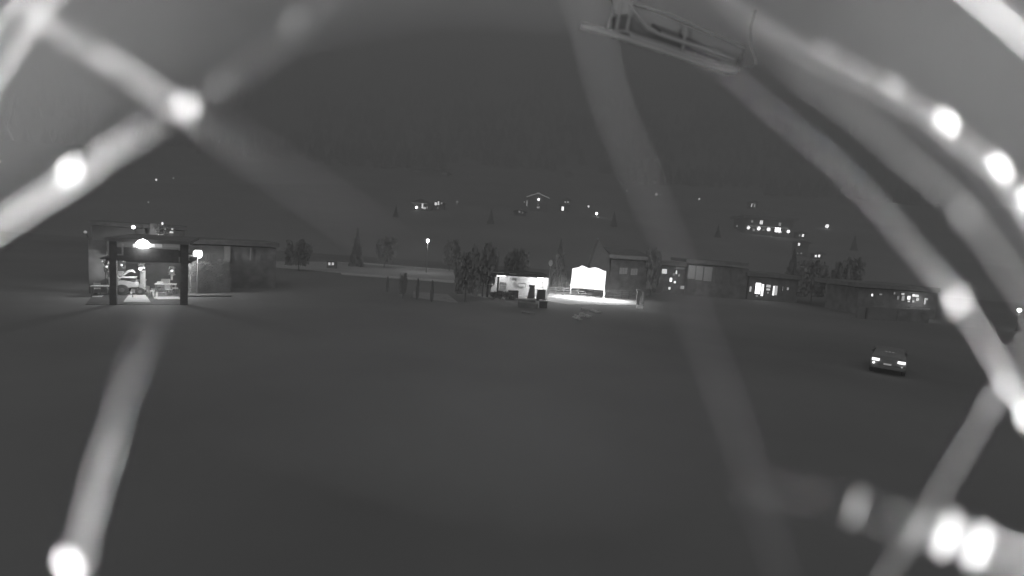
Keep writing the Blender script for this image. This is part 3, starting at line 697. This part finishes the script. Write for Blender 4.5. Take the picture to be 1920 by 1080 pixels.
# ------------------------------------------------------------------ houses and lamps on the slope
M_hw = mat('chalet_wall', .4, .85, .15, .6); M_hr = mat('chalet_roof', .38, .85, .15, .8)
def hill_house(cx, base, wpx, hpx, lights, label, roofpx=6, name='hill_house', cat='house', eave=None, flat=False):
    b = T(cx, base); k = b.y / 960
    t = thing(name, label, cat, b, R(-3)); w = wpx * k; h = hpx * k; dp = w * .7
    obj('wall', bx(-w/2, w/2, 0, dp, -2.5, h), M_hw, t)
    rh = roofpx * k; ov = w * .06 + .3
    if flat: obj('roof', bx(-w/2 - ov, w/2 + ov, -ov, dp + ov, h + .01, h + rh), M_hr, t)
    else: obj('roof', prism(B(), [(-w/2 - ov, h), (0, h + rh), (w/2 + ov, h), (w/2 + ov, h - .25), (0, h + rh - .3), (-w/2 - ov, h - .25)], -1.1, dp + .5), M_hr, t); obj('gable_wall', prism(B(), [(-w/2, h), (w/2, h), (0, h + rh - .32)], 0, .3), M_hw, t)
    if eave:
        ev = obj('verge', prism(B(), [(-w/2 - ov, h - .2), (0, h + rh - .15), (w/2 + ov, h - .2), (w/2 + ov, h - .6), (0, h + rh - .6), (-w/2 - ov, h - .6)], -1.25, -1.12), glow(eave), t)  # verge glows in place of lamplight falling on it
    rot = Matrix.Rotation(R(3), 3, 'Z')
    for (px, py, sw, shh, s) in lights:
        q = rot @ (at_depth(px, py, b.y - .2) - b); ww = sw * k / 2; hh = shh * k / 2
        rnd_ = sw == shh
        f = obj('window', bx(q.x - ww - .12, q.x + ww + .12, -.12, -.02, q.z - hh - .12, q.z + hh + .12), M_roof, t)
        if rnd_: obj('lamp', ball(B(), (q.x, -.35, q.z), ww, .15, hh), glow(s), f, smooth=True)
        else: obj('pane', bx(q.x - ww, q.x + ww, -.16, -.125, q.z - hh, q.z + hh), glow(s), f)
    return t
hill_house(789, 396, 34, 15, [(781, 389, 5, 5, 5), (792, 386, 3, 9, 1.2), (796, 390, 5, 4, .7), (801, 389, 2, 4, .3), (786, 381, 30, 1, .2)], 'hillside chalet with a round lamp under a glowing roof line above the street lamp', 8)  # long thin strip glows for light along the roof line
hill_house(822, 394, 20, 14, [(817, 382, 4, 5, 1.2), (822, 381, 3, 7, 1.0), (828, 381, 3, 4, .3), (821, 390, 3, 4, .12)], 'small house with bright slanted windows right of the lamp lit chalet', 6)
hill_house(1007, 396, 36, 26, [(1010, 374, 5, 5, 4), (988, 381, 2, 10, .35), (1009, 389, 5, 3, .4), (1009, 384, 3, 3, .15), (983, 379, 2, 2, .25)], 'gabled chalet with a glowing verge and a round lamp beneath the ridge', 8, eave=.22)
hill_house(975, 405, 22, 8, [(974, 397, 4, 4, .22), (980, 399, 3, 3, .15), (966, 406, 3, 3, .1)], 'low dim house below and left of the gabled chalet', 4)
hill_house(1058, 397, 18, 12, [(1055, 391, 4, 7, 3)], 'dark house with one bright oval window right of the gabled chalet', 4)
hill_house(1063, 383, 14, 8, [(1060, 379, 3, 4, .5), (1065, 379, 3, 3, .7)], 'small house with a pair of dim windows above the oval window', 4)
hill_house(805, 330, 66, 8, [(833, 326, 9, 2, .12), (782, 321, 12, 2, .09)], 'barely visible long house high above the lamp lit chalet', 6)  # glowing strips stand for faint light on the roof edges
hill_house(1066, 334, 14, 8, [(1064, 327, 5, 2, .12), (1068, 333, 3, 2, .1)], 'faint farmhouse high on the slope above the oval window', 4)
hill_house(1440, 442, 86, 30, [(1404, 427, 6, 6, 2.2), (1423, 428.5, 7, 7, 2.6), (1441, 430, 7, 7, 2.4), (1458, 431, 10, 8, 5), (1462, 435, 6, 4, 1), (1477, 434, 6, 6, 3), (1440, 425.5, 74, 1.2, .3), (1411, 415, 4, 4.5, .25), (1428, 417, 5.5, 7, 1.4), (1462, 420.5, 4.5, 6, .35), (1414, 431, 4, 5, .3), (1432, 431, 5, 3, .2)], 'hillside hotel with a row of five bright balcony lamps', 5, 'hotel', 'hotel', flat=True)
hill_house(1412, 392, 16, 12, [(1409.5, 385, 2, 6, 1.1), (1415, 385.5, 2.4, 6, .5), (1412, 382, 4, 1, .5)], 'house with a small square lit window directly above the hillside hotel', 4)
hill_house(1502, 448, 16, 11, [(1499.5, 441.5, 2.5, 4, .35), (1505.5, 441.5, 3.4, 5, 2.2)], 'house with two side by side lights right of the hillside hotel', 4)
hill_house(1502, 481, 22, 26, [(1498.5, 458, 3.5, 5, 1.6), (1496, 475, 2, 3, .12), (1502, 475, 3, 3, .22)], 'tall dark house with one light above two faint ones', 4)
hill_house(1533, 486, 16, 10, [(1530, 480, 3.6, 4, 1.6), (1536, 480, 3.6, 4.5, 1.8)], 'house with twin bright lights lowest right of the hotel', 4)
def hill_lamp(px, py, s, r_px, label, h=4.5):
    b = T(px, py + 6); k = b.y / 960; top = at_depth(px, py, b.y).z
    street_lamp(b, max(top, b.z + 1.5), label, s, r_px * k, 0, 'hill_lamp', .06, group='lamps scattered over the dark slope')
for a in ((412, 265, 2.2, 2.0, 'highest lamp on the slope, at the left beside the thread crossing'), (293, 337, 1.6, 1.8, 'lone lamp on the slope above the pavilion'), (325, 334, .3, 1.3, 'faint lamp just right of the lone one above the pavilion'),
          (278, 382, .25, 1.5, 'faint lamp on the slope directly above the pavilion roof'), (0, 303, 2, 2.0, 'lamp cut by the left edge of the view'), (1103, 387, 1.6, 1.9, 'small lamp left of the brighter one above the glowing board'),
          (1118, 401, 5, 2.6, 'bright lamp on the slope above the glowing board'), (1175, 357.5, .35, 1.6, 'faint lamp high above the church'), (1230, 364, 1.6, 2.0, 'small lamp high above the guest house'), (1237.5, 365, .3, 1.2, 'fainter lamp touching the right side of its brighter neighbour'),
          (1310.5, 373, .8, 1.8, 'dim lamp high above the row of garages'), (1388, 329, 1.0, 2.4, 'highest lamp on the right half of the slope'), (1383, 424.5, .7, 2.4, 'dim lamp just left of the hillside hotel'), (1550, 424, 2.4, 3.2, 'wide lamp on the slope right of the hotel'),
          (965, 260, .35, 1.0, 'very faint lamp high above the gabled chalet'), (857, 379, .12, 2.4, 'blurred faint lamp between the chalets'), (1481, 373, .1, 1.5, 'very faint lamp above and right of the hotel')):
    hill_lamp(*a)
sparse = random.Random(12)
for i, (px, py, hp, l) in enumerate(((742, 408, 22, 'conifer close left of the lamp lit chalet'), (920, 420, 28, 'tall conifer left of the gabled chalet'),
    (1150, 425, 28, 'conifer on the slope above the church'), (1345, 446, 24, 'conifer left of the hillside hotel'), (1600, 470, 28, 'conifer on the slope above the long building'))):
    tree_px('conifer', px, py, py - hp, hp * .5, l, onhill=True)

# ------------------------------------------------------------------ made-up metal tray in place of a reflection in the dome
M_tray = mat('galvanised_metal', .17, .55, .1, 30)
TD = 0.5
def tp(px, py, off=0.0): return at_depth(px, py, TD + off)
o0 = tp(1240, 70)
ty = thing('reflection_tray', 'made-up slotted tray in place of a dome reflection at the top of the view', 'reflection stand-in', o0)
def trod(name, pts, r, m=M_tray): return obj(name, tube(B(), [tp(q[0], q[1], (q[2] if len(q) > 2 else 0) * .5) - o0 for q in pts], r * TD / .9, 8), m, ty)
def sheet(name, pts, off, m):
    bm = B(); P4 = [tp(x, y, off * .55) - o0 for x, y in pts]; n = len(P4)
    a_ = [bm.verts.new(p) for p in P4]; b_ = [bm.verts.new(p + Vector((0, .006, 0))) for p in P4]
    bm.faces.new(a_); bm.faces.new(list(reversed(b_)))
    for i in range(n): bm.faces.new((a_[i], b_[i], b_[(i+1) % n], a_[(i+1) % n]))
    bmesh.ops.recalc_face_normals(bm, faces=bm.faces); return obj(name, bm, m, ty)
M_plate = mat('tray_plate', .15, .8, .1, 10); M_slot = mat('slot_shadow_gap', .08, .9, .1, 10)  # slot colour paints the darkness of the gaps onto solid sheets
trod('lower_rail', [(1088, 48), (1130, 59), (1180, 74), (1250, 97), (1320, 120), (1368, 134), (1386, 131)], .0058)
trod('middle_rail', [(1140, 58, .02), (1170, 58, .02), (1240, 82, .02), (1320, 108, .02), (1378, 127, .02)], .0024)
trod('front_rail', [(1180, 66, -.02), (1250, 90, -.02), (1330, 117, -.02), (1378, 128, -.02)], .0024)
trod('upper_rail', [(1182, 4, .05), (1250, 26, .05), (1330, 60, .05), (1396, 90, .05), (1392, 112, .03), (1384, 130, 0)], .0026)
trod('rear_rail', [(1240, 62, .02), (1290, 79, .02), (1340, 95, .02), (1378, 112, .02)], .0024)
for a in ([(1150, -8), (1149, 25), (1138, 52)], [(1166, 0), (1161, 30), (1155, 55)], [(1182, -5), (1180, 32), (1175, 57)]): trod('hanger', a, .0024)
trod('cable', [(1178, 5, -.01), (1195, 28, -.01), (1214, 50, -.01), (1240, 65, -.01), (1282, 79, -.01), (1330, 95, -.01), (1372, 110, -.01)], .0022)
trod('strut', [(1285, 48), (1283, 78), (1279, 96)], .0022)
trod('cable', [(1416, 20), (1407, 50), (1407, 85), (1414, 103), (1418, 120), (1408, 126), (1390, 122)], .0015)
sheet('back_plate', [(1184, 6), (1395, 92), (1380, 130), (1150, 56), (1150, 30)], .075, M_plate)
sheet('clamp', [(1142, -14), (1188, -14), (1186, 26), (1156, 28)], 0, M_tray)
sheet('slot_shade', [(1152, 30), (1190, 34), (1212, 58), (1250, 76), (1292, 90), (1352, 112), (1340, 114), (1240, 82), (1150, 54)], .055, M_slot)
sheet('slot_shade', [(1224, 44), (1276, 64), (1366, 106), (1330, 92), (1250, 66)], .055, M_slot)

# ------------------------------------------------------------------ webcam housing with its infrared lamps (behind and around the lens)
FR = Matrix.Translation(CPOS) @ MROT.to_4x4()      # the housing's own frame: x right, y up, -z the way it looks
def loc3(x, y, z): return FR @ Vector((x, y, z))
wc = thing('webcam', 'webcam housing carrying the ring of infrared lamps', 'camera', CPOS)
wc.matrix_world = FR
bm = B(); box(bm, -.05, .05, -.045, .045, .006, .16, .006); obj('housing', bm, M_white, wc)
bm = B(); cyl(bm, (0, 0, .012), .075, .012, 32); obj('lamp_ring', bm, M_dark, wc)
LEDS = [((-.066, .030, -.012), 1.0), ((.068, .034, -.012), 1.0), ((-.060, -.040, -.012), .9), ((.066, -.036, -.012), 1.0)]
LEDP = 1.6
for (p, e) in LEDS:
    obj('infrared_lamp', ball(B(), (p[0], p[1], p[2] + .008), .004), glow(1), wc)
    obj('stalk', tube(B(), [(p[0] * .95, p[1] * .95, .01), (p[0], p[1], p[2] + .012)], .003), M_dark, wc)
    lamp('infrared_light', loc3(*p), LEDP * e, .003)
mp = thing('camera_mast', 'mast that carries the webcam above the meadow', 'mast', (0, -.22, 0))
obj('pole', tube(B(), [(0, 0, 0), (0, 0, CAM_H - .02)], .04, 10), M_met, mp)
obj('arm', tube(B(), [(0, 0, CAM_H - .03), (0, .08, CAM_H - .01)], .015), M_met, mp)

# ------------------------------------------------------------------ spider silk a few centimetres from the lens
def silk(v):
    n = 'spider_silk_%g' % v
    if n in MATS: return MATS[n]
    m = mat(n, v, 1, .1, 400); m.node_tree.nodes['Principled BSDF'].inputs['Specular IOR Level'].default_value = 0
    return m
def lin(v): v /= 255; return ((v + .055) / 1.055) ** 2.4 if v > .04 else v / 12.92
def Rloc(p, alb=.8):
    r = .07 * alb
    for q, e in LEDS:
        d2 = sum((a - b) ** 2 for a, b in zip(p, q)); r += alb * LEDP * e / (39.5 * d2) * .62
    return r
def spl(pts, n=7):
    out = []; P = [pts[0]] + pts + [pts[-1]]
    for i in range(1, len(P) - 2):
        for k in range(n):
            t = k / n; o = []
            for a, b, c_, d in zip(P[i-1], P[i], P[i+1], P[i+2]):
                o.append(.5 * (2*b + (c_-a)*t + (2*a-5*b+4*c_-d)*t*t + (3*b-a-3*c_+d)*t**3))
            out.append(tuple(o))
    out.append(tuple(pts[-1])); return out
def thread(label, pts, D=62, knots=(), bgv=70, alb=.8, twin=None):
    """pts: (px, py, tone the strand adds up to); D: blur width, which sets how far the strand hangs from the lens"""
    rnd = random.Random(label); wp = []; rad = []
    t = thing('silk_thread', label, 'spider silk', CPOS, 0, 'blurred spider silk threads hanging close to the lens')
    for px, py, tone in spl(pts):
        d = APERTURE * 960 / D; q = ((px - 960) / 960 * d, (540 - py) / 960 * d, -d)
        add = max(lin(max(tone, bgv + 1)) - lin(bgv), .0008)
        wpx = add / Rloc(q, alb) * D * .785
        wp.append(loc3(*q) - CPOS); rad.append(max(wpx / 960 * d / 2, 4e-6) * (1 + .16 * noise.noise(Vector((px * .012, py * .012, D))) + .22 * noise.noise(Vector((px * .045, py * .045, D)))))
    if twin: rad = [r / 2 for r in rad]
    obj('thread', tube(B(), wp, rad, 8), silk(alb), t, smooth=True)
    if twin:
        d = APERTURE * 960 / D; off = MROT @ Vector((twin[0] / 960 * d, -twin[1] / 960 * d, -.0006))
        obj('thread', tube(B(), [p + off * (1 + .12 * math.sin(i * .35)) for i, p in enumerate(wp)], rad, 8), silk(alb), t, smooth=True)
    for kx, ky, tone, kw, kl, ang in knots:
        d = APERTURE * 960 / D * .985; q = ((kx - 960) / 960 * d, (540 - ky) / 960 * d, -d)
        cov = (lin(tone) if tone <= 255 else tone / 255) / Rloc(q, alb)
        kw2 = min(kw * 2.2, max(kw * .6, cov * D * D / kl))
        kalb = round(max(.02, min(.8, alb * cov * D * D / kl / kw2)), 2)
        Rm = MROT @ Matrix.Rotation(R(ang), 3, 'Z')
        obj('knot', ball(B(), loc3(*q) - CPOS, kw2 / 2 / 960 * d, kl / 2 / 960 * d, kw2 / 2 / 960 * d, 2, Rm), silk(kalb), t, smooth=True)
    return t
thread('bright silk thread rising from the left edge, with a white knot near that edge', [(-90, 468, 225), (0, 408, 222), (60, 372, 215), (133, 322, 215), (180, 290, 208), (240, 252, 185), (310, 208, 125), (400, 158, 105), (480, 105, 100), (555, 45, 95), (640, -30, 95), (720, -90, 95)], 60, [(133, 322, 360, 10, 36, -14), (200, 282, 120, 20, 30, 0), (555, 40, 88, 12, 30, -14), (412, 160, 75, 12, 26, 0)], twin=(6, 12))
thread('silk thread falling from the upper left corner through a big pale knot', [(20, -20, 190), (100, 45, 175), (210, 112, 185), (280, 155, 182), (345, 200, 178), (380, 228, 110), (430, 262, 84), (490, 300, 74)], 60, [(350, 200, 225, 10, 32, -12), (212, 118, 130, 14, 28, 0)], bgv=72, twin=(-6, 12))
thread('wide faint silk thread running on from the big pale knot down to the road', [(350, 200, 70), (400, 235, 84), (480, 290, 92), (580, 355, 92), (680, 425, 86), (760, 485, 76), (810, 520, 68)], 112, alb=.16)
thread('broad glowing silk thread across the top left corner', [(150, -90, 215), (80, -10, 225), (20, 70, 235), (-60, 190, 235)], 92, bgv=72)
thread('silk thread climbing from a white knot at the bottom left to the pavilion', [(110, 1160, 200), (135, 1060, 200), (160, 960, 200), (180, 880, 185), (205, 800, 158), (240, 690, 120), (265, 630, 90), (290, 565, 76), (305, 500, 66)], 64, [(130, 1058, 430, 18, 40, 40)], bgv=62, twin=(12, 0))
thread('long faint silk thread falling from the tray to the bottom right of the middle', [(1070, -60, 98), (1110, 60, 100), (1150, 200, 96), (1200, 320, 92), (1260, 470, 84), (1320, 640, 82), (1380, 800, 86), (1420, 920, 80), (1460, 1060, 80), (1480, 1140, 78)], 88, alb=.16)
thread('grey silk thread from the tray down to the right edge through an oval knot', [(1300, 95, 86), (1390, 160, 90), (1480, 235, 98), (1580, 325, 106), (1680, 430, 122), (1740, 500, 135), (1795, 565, 150), (1850, 650, 158), (1900, 735, 185), (1960, 830, 200)], 60, [(1795, 565, 235, 10, 34, -28), (1690, 440, 80, 16, 36, 20), (1888, 722, 150, 14, 30, 10), (1925, 775, 400, 20, 44, 5)], bgv=66, twin=(10, -6))
thread('soft grey silk thread between the two bright ones at the right', [(1480, 130, 100), (1600, 215, 112), (1700, 300, 122), (1810, 400, 130), (1880, 500, 120), (1960, 620, 110)], 70, [(1808, 400, 118, 14, 44, 15)], alb=.3)
thread('bright beaded silk thread at the upper right with three white knots', [(1340, -30, 110), (1420, 35, 120), (1500, 85, 140), (1600, 130, 150), (1690, 180, 158), (1772, 232, 165), (1830, 280, 168), (1880, 325, 185), (1930, 385, 200), (1990, 460, 200)], 54, [(1772, 232, 420, 10, 34, 20), (1870, 316, 480, 16, 42, 28), (1928, 382, 480, 18, 38, 25), (1672, 165, 150, 18, 34, 35), (1600, 128, 90, 16, 30, 20), (1545, 98, 105, 14, 30, 0)], bgv=90, twin=(-8, 8))
thread('broad white silk thread cutting the top right corner', [(1740, -110, 255), (1830, -30, 270), (1900, 30, 280), (1990, 110, 280)], 105)
thread('faint silk thread slanting from the right edge to the bottom right', [(1960, 590, 110), (1905, 680, 112), (1860, 755, 114), (1800, 860, 110), (1745, 950, 108), (1690, 1035, 102), (1630, 1130, 98)], 62, [(1858, 758, 95, 8, 20, 10)], bgv=60, alb=.3)
thread('beaded silk thread in the bottom right corner with a doubled white knot', [(1400, 890, 60), (1480, 900, 64), (1560, 918, 76), (1640, 942, 90), (1720, 968, 135), (1800, 992, 215), (1880, 1016, 225), (1980, 1045, 225)], 58, [(1605, 952, 140, 6, 60, -20), (1722, 995, 125, 14, 70, -26), (1775, 1003, 520, 22, 80, -20), (1832, 1024, 560, 24, 80, -20)], bgv=60, twin=(-14, 40))
# added strands almost touching the lens, blurred into a glow for stray light
thread('veil of silk almost touching the lens at the top left', [(-380, 440, 185), (-80, 190, 208), (180, 0, 185), (500, -110, 140), (800, -160, 100)], 440, bgv=66, alb=.12)
thread('veil of silk almost touching the lens at the top right', [(1150, -220, 110), (1500, -90, 150), (1820, 60, 205), (2050, 300, 160), (2150, 600, 125)], 440, bgv=66, alb=.12)
thread('veil of silk almost touching the lens along the top', [(500, -150, 100), (900, -110, 120), (1300, -110, 118)], 330, bgv=66, alb=.08)
thread('thin veil of silk low in the middle of the view', [(400, 640, 72), (750, 740, 95), (1050, 800, 98), (1250, 730, 76)], 430, bgv=60, alb=.05)

# ------------------------------------------------------------------ added haze that veils the scene in even grey
zt = 420.0
bm = bx(-1900, 1900, -70, 1500, -1.2, zt)
hz = bpy.data.materials.new('added_haze'); hz.use_nodes = True
hn = hz.node_tree.nodes; hl = hz.node_tree.links
hn.remove(hn['Principled BSDF'])
pv = hn.new('ShaderNodeVolumePrincipled'); pv.inputs['Color'].default_value = (.97, .97, .97, 1); pv.inputs['Density'].default_value = 0.0035
pv.inputs['Anisotropy'].default_value = 0.0
hl.new(pv.outputs[0], hn['Material Output'].inputs['Volume'])
obj('haze', bm, hz, kind='stuff')
